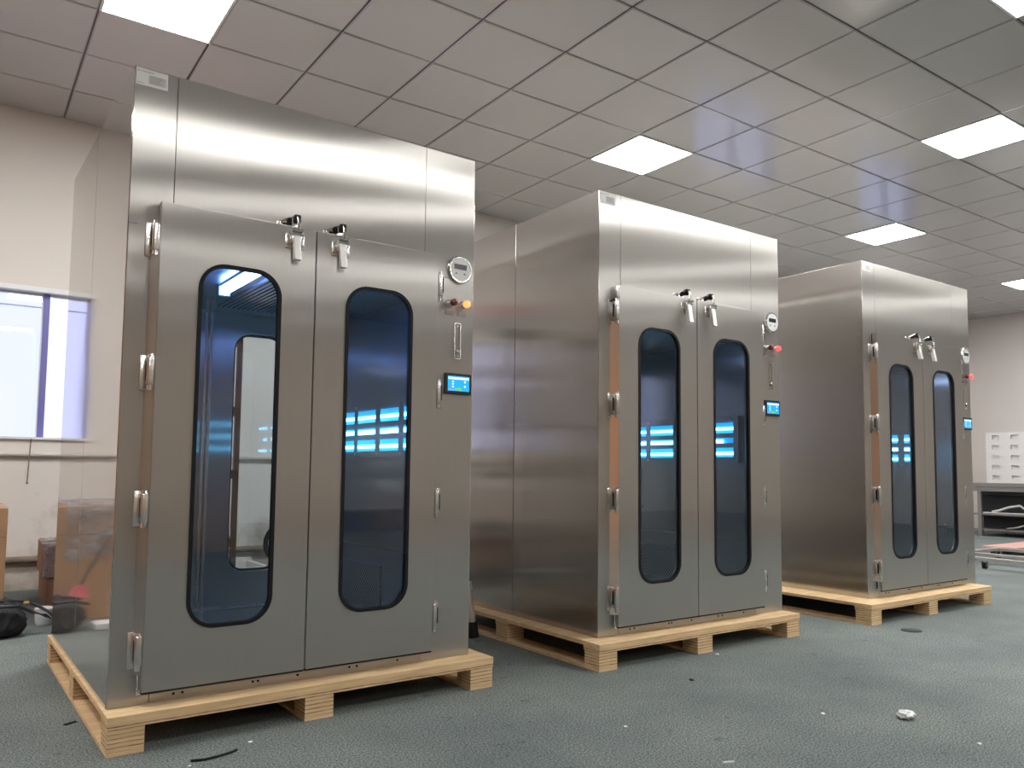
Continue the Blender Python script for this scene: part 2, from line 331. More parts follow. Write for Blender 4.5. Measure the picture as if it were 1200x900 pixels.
# back wall with four window openings
WZ0, WZ1 = 1.075, 2.135
wins = [(-0.12, 1.50), (7.35, 8.95), (10.95, 12.55), (-2.6, -1.2)]
ws = sorted(wins)
bm = BM(); x = XL-0.3
for a, b in ws:
    box(bm, x, a, YB, YB+0.24, 0, H+0.05); box(bm, a, b, YB, YB+0.24, 0, WZ0); box(bm, a, b, YB, YB+0.24, WZ1+0.03, H+0.05); x = b
box(bm, x, XR+0.3, YB, YB+0.24, 0, H+0.05)
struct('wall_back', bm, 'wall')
struct('wall_right', bx(XR, XR+0.2, YF-0.2, YB, 0, H+0.05), 'wallclean')
struct('wall_left', bx(XL-0.2, XL, YF-0.2, YB, 0, H+0.05), 'wallwarm')
struct('wall_front', bx(XL, XR, YF-0.2, YF, 0, H+0.05), 'wallfront')
for i, (a, b) in enumerate(wins):
    e = bpy.data.objects.new('window_%d' % (i+1), None); COL.objects.link(e); e['kind'] = 'structure'; e.location = ((a+b)/2, YB+0.12, WZ0)
    e.location = (0, 0, 0)
    bm = BM(); yy0, yy1 = YB+0.05, YB+0.11
    box(bm, a, b, YB-0.012, YB+0.10, WZ1-0.005, WZ1+0.03)           # white head rail
    box(bm, a, b, YB-0.02, YB+0.10, WZ0-0.012, WZ0+0.004)           # sill
    struct('window_surround', bm, 'whiteframe', e)
    bm = BM()
    mu = [0.505] if i == 0 else [(a+b)/2]
    if i == 0: mu.append(1.02)
    box(bm, a, a+0.03, yy0, yy1, WZ0+0.004, WZ1-0.005); box(bm, b-0.03, b, yy0, yy1, WZ0+0.004, WZ1-0.005)
    for mx in mu: box(bm, mx-0.020, mx+0.020, yy0, yy1, WZ0+0.004, WZ1-0.005)
    struct('window_frame', bm, 'bluframe', e)
    if i == 0:
        struct('pane', bx(a+0.03, mu[0]-0.020, yy0+0.028, yy0+0.034, WZ0+0.004, WZ1-0.022), 'winglass_blue', e)
        bm = BM(); box(bm, a+0.03, b-0.03, yy0+0.01, yy1-0.01, WZ1-0.022, WZ1-0.005); box(bm, mu[0]-0.030, mu[0]-0.021, yy0+0.012, yy0+0.024, WZ0+0.004, WZ1-0.024)
        box(bm, a+0.03, mu[0]-0.030, yy0+0.036, yy0+0.042, 2.025, 2.036)
        struct('sash', bm, 'whiteframe', e)
        struct('pane', bx(mu[0]+0.020, mu[1]-0.020, yy0+0.028, yy0+0.034, WZ0+0.004, WZ1-0.022), 'winglass', e)
        struct('pane', bx(mu[1]+0.020, b-0.03, yy0+0.028, yy0+0.034, WZ0+0.004, WZ1-0.022), 'winglass', e)
    else:
        struct('pane', bx(a+0.03, mu[0]-0.020, yy0+0.028, yy0+0.034, WZ0+0.004, WZ1-0.022), 'winglass_blue', e)
        struct('pane', bx(mu[0]+0.020, b-0.03, yy0+0.028, yy0+0.034, WZ0+0.004, WZ1-0.022), 'winglass_blue', e)
# service pipes along the back wall
bm = BM(); cyl(bm, (XL, YB-0.02, 0.955), (6.0, YB-0.02, 0.955), 0.016, n=10); struct('trim_1', bm, 'pipe')
bm = BM(); cyl(bm, (XL, YB-0.028, 0.215), (6.0, YB-0.028, 0.215), 0.024, n=12); struct('trim_2', bm, 'pipedark')
bm = BM(); cyl(bm, (0.445, YB-0.045, 1.065), (0.435, YB-0.045, 0.76), 0.004, n=8)
lathe(bm, [(0.003, 0), (0.009, 0.008), (0.003, 0.02)], (0.435, YB-0.045, 0.745), axis='z', n=10)
tag(obj('hanging_cord', bm, 'pipedark', smooth=True), 'short thin dark cord hanging below the window sill at far left', 'cord')

# ceiling of 0.6 m metal tiles with dark joints, light panels in some cells
panels = [(-3, 1), (3, 1), (9, 1), (15, 1), (6, -2), (12, -2), (3, -4), (-6, -2), (-9, 1), (3, -8), (9, -8), (15, -8), (-3, -8), (-3, -14), (6, -14)]  # out-of-view panels: some read off reflections in the steel, others added for brightness
bm = BM(); g = 0.0045
i0 = math.floor((XL-GX)/T); i1 = math.ceil((XR-GX)/T); j0 = math.floor((YF-GY)/T); j1 = math.ceil((YB-GY)/T)
for i in range(i0, i1):
    for j in range(j0, j1):
        if (i, j) in panels: continue
        x0, x1 = max(GX+i*T, XL), min(GX+(i+1)*T, XR); y0, y1 = max(GY+j*T, YF), min(GY+(j+1)*T, YB)
        if x1-x0 < 0.03 or y1-y0 < 0.03: continue
        tx, ty = random.uniform(-.0007, .0007), random.uniform(-.0007, .0007)
        q = [(x0+g, y0+g), (x1-g, y0+g), (x1-g, y1-g), (x0+g, y1-g)]; s = 0.007
        q2 = [(x0+g+s, y0+g+s), (x1-g-s, y0+g+s), (x1-g-s, y1-g-s), (x0+g+s, y1-g-s)]
        mx_, my_ = (x0+x1)/2, (y0+y1)/2
        A = [bm.verts.new((a, b, H+0.006)) for a, b in q]; B = [bm.verts.new((a, b, H+(a-mx_)*tx*2+(b-my_)*ty*2)) for a, b in q2]
        bm.faces.new(B)
        for k in range(4): bm.faces.new((A[k], A[(k+1) % 4], B[(k+1) % 4], B[k]))
me_c = struct('ceiling', bm, 'ceiltile')
for p in me_c.data.polygons:
    pass
struct('trim_3', bx(XL, XR, YF, YB, H+0.012, H+0.03), 'ceilgap')
LL = {(-3, 1): 'ceiling light panel above the nearest cabinet, cut by the top edge of the photo',
      (3, 1): 'square ceiling light panel above and behind the middle cabinet',
      (9, 1): 'square ceiling light panel just above the farthest cabinet',
      (15, 1): 'small far ceiling light panel cut by the right edge of the photo',
      (6, -2): 'square ceiling light panel high at the right edge of the photo',
      (3, -4): 'ceiling light panel at the very top right corner of the photo'}
for (i, j) in panels:
    x0, y0 = GX+i*T, GY+j*T
    if x0+T > XR: continue
    L_ = thing('ceiling_light', LL.get((i, j), 'unseen square ceiling light panel behind the camera, placed for light and steel reflections'), 'ceiling light', (x0+T/2, y0+T/2, H-0.004), 0, 'square ceiling light panels')
    bm = BM(); h = T/2-0.002
    for s in ((-h, h, -h, -h+0.014), (-h, h, h-0.014, h), (-h, -h+0.014, -h+0.014, h-0.014), (h-0.014, h, -h+0.014, h-0.014)):
        box(bm, s[0], s[1], s[2], s[3], -0.004, 0.012)
    obj('frame', bm, 'lightframe', L_)
    obj('diffuser', bx(-h+0.014, h-0.014, -h+0.014, h-0.014, -0.001, 0.010), 'lightpanel', L_)

# ------------------------------------------------------------------ sterilising cabinets
CW, CD, CH = 1.3505, 1.3453, 2.093
ZB = 0.1195
def hinge(parent, lx, z, side, tall=False):
    P_ = 0.050 if side < 0 else 0.034
    # side -1: door lies to the right of the hinge (left hinges); +1 mirrored
    s = side
    bm = BM(); h = 0.058
    xa, xb = sorted((lx-s*0.006, lx+s*0.026))
    box(bm, xa, xb, -0.006, 0.0, z-h, z+h, 0.002)                       # leaf on the frame
    hg = obj('hinge', bm, 'castmetal', parent, smooth=True)
    bm = BM(); xa, xb = lx-0.011, lx+0.011
    box(bm, xa, xb, -P_, -0.006, z-h+0.014, z+h-0.006, 0.006, 3)
    obj('hinge_body', bm, 'castmetal', hg, smooth=True)
    bm = BM(); cyl(bm, (lx, -P_+0.010, z-h), (lx, -P_+0.010, z-h+0.016), 0.009, n=16); obj('hinge_pin', bm, 'chrome', hg, smooth=True)
    bm = BM(); cyl(bm, (lx, -P_+0.010, z+h-0.010), (lx, -P_+0.010, z+h+0.002), 0.010, 0.008, n=16); obj('pin_cap', bm, 'chrome', hg, smooth=True)
    bm = BM(); xa, xb = sorted((lx-s*0.004, lx-s*0.018))
    xa, xb = sorted((lx+s*0.0095, lx+s*0.0120)); box(bm, xa, xb, -0.034, -0.024, z-0.026, z+0.036)
    obj('rubber_stop', bm, 'rubber', hg)
    if tall:
        bm = BM(); box(bm, lx-0.011, lx+0.011, -0.052, -0.004, z+h+0.002, z+h+0.062, 0.004, 3)
        obj('hinge_cover', bm, 'castmetal', hg, smooth=True)
def latch(parent, lx):
    # toggle latch: hook bracket on the frame above the door, clamp and lever on the door
    bm = BM(); yd = -0.041
    for sx in (-1, 1):
        box(bm, lx+sx*0.026-0.010, lx+sx*0.026+0.010, yd-0.004, yd, 1.555, 1.612, 0.003)
    box(bm, lx-0.020, lx+0.020, yd-0.024, yd, 1.570, 1.622, 0.003); box(bm, lx-0.030, lx+0.030, yd-0.003, yd, 1.557, 1.610, 0.001)
    lt = obj('latch', bm, 'castmetal', parent, smooth=True)
    for sx in (-1, 1):
        for z in (1.568, 1.598):
            bm = BM(); cyl(bm, (lx+sx*0.027, yd-0.006, z), (lx+sx*0.027, yd-0.003, z), 0.0045, n=12); obj('screw', bm, 'plate', lt)
    bm = BM(); pr = [(1.612, -0.030), (1.600, -0.036), (1.575, -0.040), (1.55, -0.044), (1.525, -0.049), (1.508, -0.052)]
    for k in range(len(pr)-1):
        (za, ya), (zb, yb) = pr[k], pr[k+1]; w = 0.0125
        vs = [bm.verts.new(p) for p in ((lx-w, yd+ya+0.03, za), (lx+w, yd+ya+0.03, za), (lx+w, yd+yb+0.03, zb), (lx-w, yd+yb+0.03, zb))]
        vs2 = [bm.verts.new((v.co.x, v.co.y-0.022+0.0, v.co.z)) for v in vs]

        for q in ((0, 1, 2, 3),): bm.faces.new([vs2[i] for i in q]); bm.faces.new([vs[i] for i in q][::-1])
        for i in range(4): bm.faces.new((vs[i], vs[(i+1) % 4], vs2[(i+1) % 4], vs2[i]))
    bmesh.ops.remove_doubles(bm, verts=bm.verts[:], dist=1e-5)
    obj('lever', bm, 'levermetal', lt, bevel=0.002)
    bm = BM(); cyl(bm, (lx-0.019, yd-0.030, 1.618), (lx+0.019, yd-0.030, 1.618), 0.0065, n=14); obj('pivot', bm, 'chrome', lt, smooth=True)
    bm = BM(); cyl(bm, (lx-0.019, yd-0.030, 1.604), (lx+0.019, yd-0.030, 1.604), 0.005, n=14); obj('pivot', bm, 'chrome', lt, smooth=True)
    bm = BM(); box(bm, lx-0.055, lx+0.022, -0.005, 0.0, 1.643, 1.662, 0.002)
    box(bm, lx-0.050, lx-0.036, -0.020, -0.004, 1.643, 1.660, 0.003)
    tube(bm, [(lx-0.045, -0.018, 1.655), (lx-0.02, -0.034, 1.668), (lx+0.004, -0.052, 1.676), (lx+0.004, -0.062, 1.660), (lx+0.004, -0.068, 1.625)], 0.0048, n=10)
    obj('hook', bm, 'chrome', lt, smooth=True)
    obj('rubber_pad', bx(lx-0.006, lx+0.018, -0.056, -0.030, 1.652, 1.682, bev=0.005), 'rubber', lt); obj('rubber_pad', bx(lx-0.026, lx-0.010, -0.040, -0.022, 1.646, 1.670, bev=0.004), 'rubber', lt)
def door(parent, X0, X1, hole, front=True):
    # door panel with its glazing; rear doors are mirrored to the other side of the box
    z0, z1 = 0.046, 1.640
    sy = (lambda y: y) if front else (lambda y: CD-y)
    bm = BM(); plate_hole(bm, X0, X1, z0, z1, hole, sy(-0.040), sy(-0.006))
    d = obj('door', bm, 'steel', parent, bevel=0.0022)
    bm = BM(); rring(bm, (hole[0]-0.001, hole[1]+0.001, hole[2]-0.001, hole[3]+0.001, hole[4]), 0.0125, sy(-0.0435), sy(-0.026))
    obj('gasket', bm, 'rubber', d)
    bm = BM(); i_ = 0.008; rplate(bm, hole[0]+i_, hole[1]-i_, hole[2]+i_, hole[3]-i_, hole[4]-i_, sy(-0.031), sy(-0.029))
    obj('glass', bm, 'cabglass' if front else 'cabglass_rear', d)
    bm = BM(); box(bm, X0+0.003, X1-0.003, *sorted((sy(-0.006), sy(-0.0005))), z0-0.005, z0+0.016); box(bm, X0+0.003, X1-0.003, *sorted((sy(-0.006), sy(-0.0005))), z1-0.016, z1-0.003)
    box(bm, X0+0.003, X0+0.017, *sorted((sy(-0.006), sy(-0.0005))), z0+0.016, z1-0.016); box(bm, X1-0.017, X1-0.003, *sorted((sy(-0.006), sy(-0.0005))), z0+0.016, z1-0.016)
    if front: box(bm, X0+0.002, X1-0.001, -0.037, -0.0062, z0-0.007, z0-0.0005)  # dark strip standing in for the gap shadow below the door
    obj('seal_and_gap_shade', bm, 'rubber' if front else 'castmetal', d)
    return d
def cabinet(x, y, rz, label, side, lit, tall, mats_label):
    c = thing('sterilising_cabinet', label, 'cabinet', (x, y, ZB), rz, 'stainless steel sterilising cabinets')
    t = 0.003; th = 0.03; ys = 0.683; g = 0.001
    # outer skin: each folded sheet its own part
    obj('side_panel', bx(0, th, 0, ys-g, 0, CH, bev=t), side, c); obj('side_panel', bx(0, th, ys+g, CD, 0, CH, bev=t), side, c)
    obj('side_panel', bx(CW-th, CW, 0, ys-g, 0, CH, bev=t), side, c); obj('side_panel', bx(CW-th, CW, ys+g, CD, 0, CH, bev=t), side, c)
    obj('top_panel', bx(th, CW-th, 0.03, CD-0.03, CH-0.03, CH-0.002), 'steel', c)
    IX0, IX1, IZ0, IZ1 = 0.09, 1.30, 0.045, 1.545
    for yy, nm in (((0.0, 0.03), 'front'), ((CD-0.03, CD), 'rear')):
        fo = 0.0004 if nm == 'front' else 0
        bm = BM()  # left stile
        box(bm, 0.0028, 0.1365, yy[0]-fo, yy[1], 1.56, CH-0.0008); box(bm, 0.0028, 0.125, yy[0]-fo, yy[1], 0, 1.56)
        obj('frame_stile', bm, 'steel', c, bevel=0.0015)
        bm = BM(); box(bm, 1.109, CW-0.0028, yy[0]-fo, yy[1], 1.56, CH-0.0008); box(bm, 1.12, CW-0.0028, yy[0]-fo, yy[1], 0, 1.56)
        obj('control_stile' if nm == 'front' else 'frame_stile', bm, 'steel', c, bevel=0.0015)
        obj('header_panel', bx(0.1385, 1.107, yy[0]-fo, yy[1], 1.56, CH-0.0008), 'steel', c, bevel=0.0015)
        obj('sill_panel', bx(0.127, 1.118, yy[0]-fo, yy[1], 0, 0.052), 'steel', c)
    # chamber
    obj('chamber_wall', bx(0.088, 0.094, 0.03, CD-0.03, 0.046, 1.56), 'steel_in', c)
    wr = obj('chamber_wall', bx(1.300, 1.306, 0.03, CD-0.03, 0.052, 1.56), 'steel_in', c)
    obj('seam', bx(1.2985, 1.3000, 0.04, CD-0.04, 1.531, 1.534), 'castmetal', wr); obj('seam', bx(1.2985, 1.3000, 0.04, CD-0.04, 0.374, 0.378), 'castmetal', wr)
    bm = BM(); box(bm, 1.2988, 1.3000, 0.04, CD-0.04, 1.089, 1.0915); obj('seam', bm, 'rubber', wr)
    obj('chamber_floor', bx(0.094, 1.30, 0.03, CD-0.03, 0.046, 0.052), 'steel_in', c)
    bm = BM(); box(bm, 0.094, 1.30, 0.03, CD-0.03, 1.552, 1.560)
    ce = obj('chamber_ceiling', bm, 'steel_in', c)
    bm = BM()
    for k in range(26): box(bm, 0.62+k*0.024, 0.632+k*0.024, 0.10, 1.18, 1.545, 1.552)
    obj('louvre', bm, 'steel_in', ce)
    bm = BM(); cyl(bm, (0.515, 0.20, 1.522), (0.515, 0.70, 1.522), 0.014, n=16); tb = obj('ceiling_tube', bm, 'tube' if lit == 'orangelit' else 'tube_dim', c, smooth=True)
    bm = BM(); box(bm, 0.490, 0.540, 0.175, 0.20, 1.505, 1.552, 0.004); box(bm, 0.490, 0.540, 0.70, 0.725, 1.505, 1.552, 0.004); box(bm, 0.495, 0.535, 0.20, 0.70, 1.544, 1.552)
    obj('tube_holder', bm, 'white', tb)
    # UV lamp unit recessed in the right chamber wall
    bm = BM()
    cols = [(0.265, 0.455), (0.505, 0.695), (0.745, 0.945), (0.985, 1.185)]
    rows = [(0.988, 1.056), (0.930, 0.964), (0.846, 0.906)]
    X = 1.270
    yb_ = [0.235]+[v for cc in cols for v in cc]+[1.222]
    zb_ = [0.820]+[v for r_ in rows[::-1] for v in r_]+[1.082]
    for k in range(0, len(yb_), 2): box(bm, X, X+0.003, yb_[k], yb_[k+1], 0.820, 1.082)
    for (a, b) in cols:
        for k in range(0, len(zb_), 2): box(bm, X, X+0.003, a, b, zb_[k], zb_[k+1])
    box(bm, X, 1.300, 0.230, 0.235, 0.815, 1.087); box(bm, X, 1.300, 1.222, 1.227, 0.815, 1.087); box(bm, X, 1.300, 0.235, 1.222, 0.815, 0.820); box(bm, X, 1.300, 0.235, 1.222, 1.082, 1.087)
    lu = obj('lamp_unit', bm, 'steel_in', c)
    for (za, zb) in rows:
        bm = BM(); box(bm, 1.2955, 1.2995, 0.262, 1.188, za+0.002, zb-0.002); obj('reflector', bm, 'uv', lu)
        zc = (za+zb)/2-0.006
        bm = BM(); cyl(bm, (1.2850, 0.262 if za != 0.930 else 0.36, zc), (1.2850, 1.188, zc), 0.0085 if za != 0.930 else 0.012, n=12); obj('lamp_tube', bm, 'uvcore', lu, smooth=True)
    for yy in (0.27, 0.48, 0.72, 0.965, 1.2):
        for zz in (0.832, 1.070): bm = BM(); cyl(bm, (X-0.003, yy, zz), (X, yy, zz), 0.005, n=10); obj('screw', bm, 'chrome', lu)
    obj('perforated_panel', bx(1.290, 1.2995, 0.70, 1.30, 0.085, 0.292), 'perf', c)
    for zz in (0.352, 0.400): bm = BM(); cyl(bm, (1.290, 0.175, zz), (1.2995, 0.175, zz), 0.007, n=12); obj('stud', bm, 'chrome', c, smooth=True)
    # doors
    h1 = (0.220, 0.503, 0.228, 1.459, 0.092); h2 = (0.752, 1.036, 0.228, 1.459, 0.092)
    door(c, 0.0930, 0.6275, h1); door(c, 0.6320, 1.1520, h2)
    door(c, 0.0930, 0.6275, h1, False); door(c, 0.6320, 1.1520, (0.760, 1.040, 0.228, 1.459, 0.092), False)
    for k, z in enumerate((1.512, 1.068, 0.625, 0.175)):
        hinge(c, 0.079, z, -1, tall and k == 0); hinge(c, 1.169, z, 1)
    bm = BM()
    pr = [(0.0700, -0.0008), (0.0925, -0.0395), (0.0925, -0.0008)]
    A = [bm.verts.new((p[0], p[1], 0.10)) for p in pr]; B = [bm.verts.new((p[0], p[1], 1.56)) for p in pr]
    bm.faces.new(A); bm.faces.new(B)
    for i in range(3): bm.faces.new((A[i], A[(i+1) % 3], B[(i+1) % 3], B[i]))
    obj('edge_profile', bm, 'steel' if lit == 'orangelit' else 'profile', c)
    if True:
        bm = BM(); cyl(bm, (0.086, -0.020, 0.050), (0.086, -0.020, 0.118), 0.004, n=10); box(bm, 0.080, 0.094, -0.030, -0.008, 0.040, 0.056, 0.002)
        obj('door_rod', bm, 'chrome', c)
    latch(c, 0.545); latch(c, 0.722)
    # gauge
    bm = BM(); lathe(bm, [(0.060, 0.0), (0.060, 0.006), (0.0585, 0.014), (0.054, 0.018), (0.050, 0.018), (0.049, 0.014)], (1.272, -0.0004, 1.600), n=40)
    ga = obj('gauge', bm, 'chrome', c, smooth=True)
    bm = BM(); lathe(bm, [(0.049, 0.0142), (0.049, 0.0165)], (1.272, -0.0004, 1.600), n=40); obj('dial', bm, 'white', ga)
    bm = BM(); box(bm, 1.241, 1.302, -0.0185, -0.0165, 1.600, 1.622, 0.0008); obj('display', bm, 'lcd', ga)
    for xx in (1.250, 1.291): bm = BM(); cyl(bm, (xx, -0.019, 1.582), (xx, -0.0168, 1.582), 0.0042, n=12); obj('button', bm, 'plate', ga)
    for xx, mm, nm in ((1.229, 'redoff', 'push_button'), (1.292, lit, 'indicator_lamp')):
        bm = BM(); lathe(bm, [(0.017, 0.0), (0.017, 0.006), (0.0135, 0.010), (0.0125, 0.030), (0.0125, 0.034)], (xx, -0.0004, 1.452), n=24)
        pb = obj(nm, bm, 'chrome', c, smooth=True)
        bm = BM(); lathe(bm, [(0.0145, 0.030), (0.0150, 0.040), (0.013, 0.048), (0.007, 0.052)], (xx, -0.0004, 1.452), n=24); obj('lens', bm, mm, pb, smooth=True)
        obj('name_plate', bx(xx-0.019, xx+0.019, -0.003, -0.0004, 1.407, 1.423), 'plate', pb)
    # lock plate
    bm = BM(); rring(bm, (1.254, 1.286, 1.222, 1.374, 0.006), 0.0035, -0.005, -0.0004); lk = obj('door_switch', bm, 'castmetal', c)
    obj('switch_plate', bx(1.2575, 1.2825, -0.003, -0.0004, 1.2255, 1.262), 'plate', lk)
    bm = BM(); lathe(bm, [(0.009, 0.0), (0.009, 0.008), (0.006, 0.011)], (1.270, -0.003, 1.253), n=16); lathe(bm, [(0.004, 0.0), (0.003, 0.004)], (1.270, -0.0004, 1.361), n=10); lathe(bm, [(0.004, 0.0), (0.003, 0.004)], (1.270, -0.003, 1.232), n=10)
    obj('key_cylinder', bm, 'chrome', lk, smooth=True)
    # touch screen
    bm = BM(); box(bm, 1.208, 1.338, -0.013, -0.0004, 1.074, 1.161, 0.003); ts = obj('touch_screen', bm, 'black', c)
    obj('display', bx(1.221, 1.325, -0.0142, -0.0128, 1.087, 1.149), 'scr_blue', ts)
    bm = BM(); box(bm, 1.223, 1.323, -0.0150, -0.0142, 1.135, 1.144)
    for zz in (1.102, 1.113, 1.123): box(bm, 1.241, 1.249, -0.0150, -0.0142, zz, zz+0.006)
    for zz in (1.103, 1.122): box(bm, 1.300, 1.307, -0.0150, -0.0142, zz, zz+0.008)
    obj('screen_text', bm, 'scr_white', ts)
    obj('screen_green_key', bx(1.256, 1.288, -0.0150, -0.0142, 1.090, 1.100), 'scr_green', ts)
    obj('screen_grey_key', bx(1.223, 1.249, -0.0150, -0.0142, 1.089, 1.096), 'scr_grey', ts)
    # paper label in the top left corner
    pl = obj('paper_label', bx(0.006, 0.104, -0.0012, -0.0004, 2.031, 2.087), 'paper', c)
    obj('print_block', bx(0.044, 0.098, -0.0016, -0.0012, 2.040, 2.070), 'papergrey', pl)
    bm = BM(); box(bm, 0.010, 0.014, -0.0016, -0.0012, 2.0765, 2.0805); box(bm, 0.017, 0.060, -0.0016, -0.0012, 2.0775, 2.0793); box(bm, 0.010, 0.030, -0.0016, -0.0012, 2.0372, 2.0385)
    for k in range(6): box(bm, 0.047, 0.047+random.uniform(0.03, 0.048), -0.0019, -0.0016, 2.044+k*0.0044, 2.0453+k*0.0044)
    obj('print_line', bm, 'print', pl)
    # screws in the sill
    for xx in (0.20, 0.228, 0.46, 0.478, 0.62, 0.82, 0.85, 1.02): bm = BM(); cyl(bm, (xx, -0.002, 0.020), (xx, -0.0004, 0.020), 0.0045, n=10); obj('sill_screw', bm, 'rubber', c)
    return c
C1 = (0.4271, 2.8492, 0.0222); C2 = (2.4316, 2.8242, 0.004); C3 = (4.5665, 2.7963, 0.0013)
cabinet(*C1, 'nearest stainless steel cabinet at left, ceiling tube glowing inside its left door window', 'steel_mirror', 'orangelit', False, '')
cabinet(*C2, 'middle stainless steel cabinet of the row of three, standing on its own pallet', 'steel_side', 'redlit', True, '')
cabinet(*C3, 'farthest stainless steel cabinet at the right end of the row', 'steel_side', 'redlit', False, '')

# ------------------------------------------------------------------ pallets
def pallet(x0, x1, y0, y1, rz, label):
    p = thing('pallet', label, 'pallet', (x0, y0, 0), rz, 'plywood pallets under the cabinets')
    w, d = x1-x0, y1-y0; zt = ZB-0.0005
    obj('deck', bx(0, w, 0, d, zt-0.018, zt, bev=0.001), 'ply', p)
    for yy in (0.0, (d-0.11)/2, d-0.11): obj('stringer', bx(0.0005, w-0.0005, yy+0.001, yy+0.11, zt-0.037, zt-0.018), 'plyedge', p)
    for xx, ww in ((0.002, 0.105), (w*0.44, 0.105), (w-0.107, 0.105)):
        for yy in (0.004, (d-0.10)/2, d-0.104):
            obj('block', bx(xx, xx+ww, yy, yy+0.10, 0.013, zt-0.037), 'plyblock', p)
        obj('runner', bx(xx-0.001, xx+ww, 0.003, d-0.003, 0.0, 0.013), 'ply', p)
    return p
pallet(0.420, 1.838, 2.752, 4.235, 0.0222, 'plywood pallet under the nearest cabinet, at the bottom left of the photo')
pallet(2.347, 3.783, 2.712, 4.25, 0.004, 'plywood pallet under the middle cabinet')
pallet(4.372, 5.836, 2.655, 4.22, 0.001, 'plywood pallet under the farthest cabinet')

# ------------------------------------------------------------------ stand leg between cabinets
def ladder():
    L_ = thing('step_ladder', 'grey metal ladder leg with black rubber foot between the nearest and middle cabinets', 'ladder', (0, 0, 0))
    top = 1.70
    # four stiles converging towards the top
    ft = {'a': ((2.275, 3.635), (2.13, 3.93)), 'b': ((1.93, 3.66), (1.99, 3.93)), 'c': ((2.265, 4.30), (2.13, 3.99)), 'd': ((1.93, 4.30), (1.99, 3.99))}
    for k, (f, t) in ft.items():
        f3 = Vector((f[0], f[1], 0.03)); t3 = Vector((t[0], t[1], top)); mid = f3.lerp(t3, 0.135)
        bm = BM(); cyl(bm, f3, mid, 0.019, n=14); lg = obj('leg', bm, 'alutan', L_, smooth=True)
        bm = BM(); cyl(bm, mid, t3, 0.014, n=14); obj('upper_tube', bm, 'alutan', lg, smooth=True)
        bm = BM(); a = f3.lerp(t3, 0.125); b = f3.lerp(t3, 0.152); cyl(bm, a, b, 0.027, n=8); obj('clamp_collar', bm, 'alutan', lg)
        bm = BM(); cyl(bm, Vector((f[0], f[1], 0.0)), f3.lerp(t3, 0.03), 0.029, 0.025, n=14); obj('rubber_foot', bm, 'rubber', lg)
    for k in range(1, 6):
        a = Vector((2.275, 3.635, 0.03)).lerp(Vector((2.13, 3.93, top)), k/6); b = Vector((1.93, 3.66, 0.03)).lerp(Vector((1.99, 3.93, top)), k/6)
        a += Vector((-0.015, 0.01, 0)); d = Vector((0, 0.03, 0))
        bm = BM(); vs = box(bm, b.x, a.x, a.y-0.01, a.y+0.05, a.z-0.008, a.z+0.008, 0.002); obj('tread', bm, 'alu', L_)
    obj('top_cap', bx(1.95, 2.17, 3.90, 4.02, top-0.02, top+0.03, bev=0.01), 'black', L_)
ladder()

# ------------------------------------------------------------------ items on the left
def carton(name, label, x0, x1, y0, y1, z0, z1, m='carton', wrapped=False, group=None):
    t = thing(name, label, 'carton', ((x0+x1)/2, (y0+y1)/2, z0), 0, group)
    w, d, h = (x1-x0)/2, (y1-y0)/2, z1-z0
    obj('box_body', bx(-w, w, -d, d, 0, h, bev=0.004), m, t)
    bm = BM(); box(bm, -w-0.001, w+0.001, -0.03, 0.03, h-0.0, h+0.001); box(bm, -0.03, 0.03, -d-0.0015, -d, h-0.12, h+0.001); obj('tape', bm, 'tape', t)
    bm = BM(); box(bm, -w+0.005, w-0.005, -d-0.001, -d, h-0.16, h-0.157); box(bm, w, w+0.001, -d+0.005, d-0.005, h-0.14, h-0.137); obj('fold_line', bm, 'carton2', t)
    return t
def film(parent, w, d, h, drop, inset=0.0):
    # crumpled clear film draped over the top of the box
    bm = BM(); n = 40
    rows = []
    random.seed(3)
    path = [(-d-0.012, h-drop), (-d-0.014, h-drop*0.6), (-d-0.012, h-drop*0.25), (-d-0.008, h+0.004), (-d*0.4, h+0.02), (d*0.4, h+0.02), (d+0.01, h)]
    P = []
    for k in range(len(path)-1):
        for s in range(5):
            f = s/5; P.append((path[k][0]*(1-f)+path[k+1][0]*f, path[k][1]*(1-f)+path[k+1][1]*f))
    P.append(path[-1])
    for (yy, zz) in P:
        rows.append([bm.verts.new((-w-0.01+(2*w+0.02-inset)*i/n, yy+random.uniform(-.012, 0.004), zz+random.uniform(-.008, .012)*(1 if zz > h-0.03 else 2.0))) for i in range(n+1)])
    for a in range(len(rows)-1):
        for i in range(n): bm.faces.new((rows[a][i], rows[a][i+1], rows[a+1][i+1], rows[a+1][i]))
    return obj('plastic_film', bm, M['film'], parent, smooth=True)
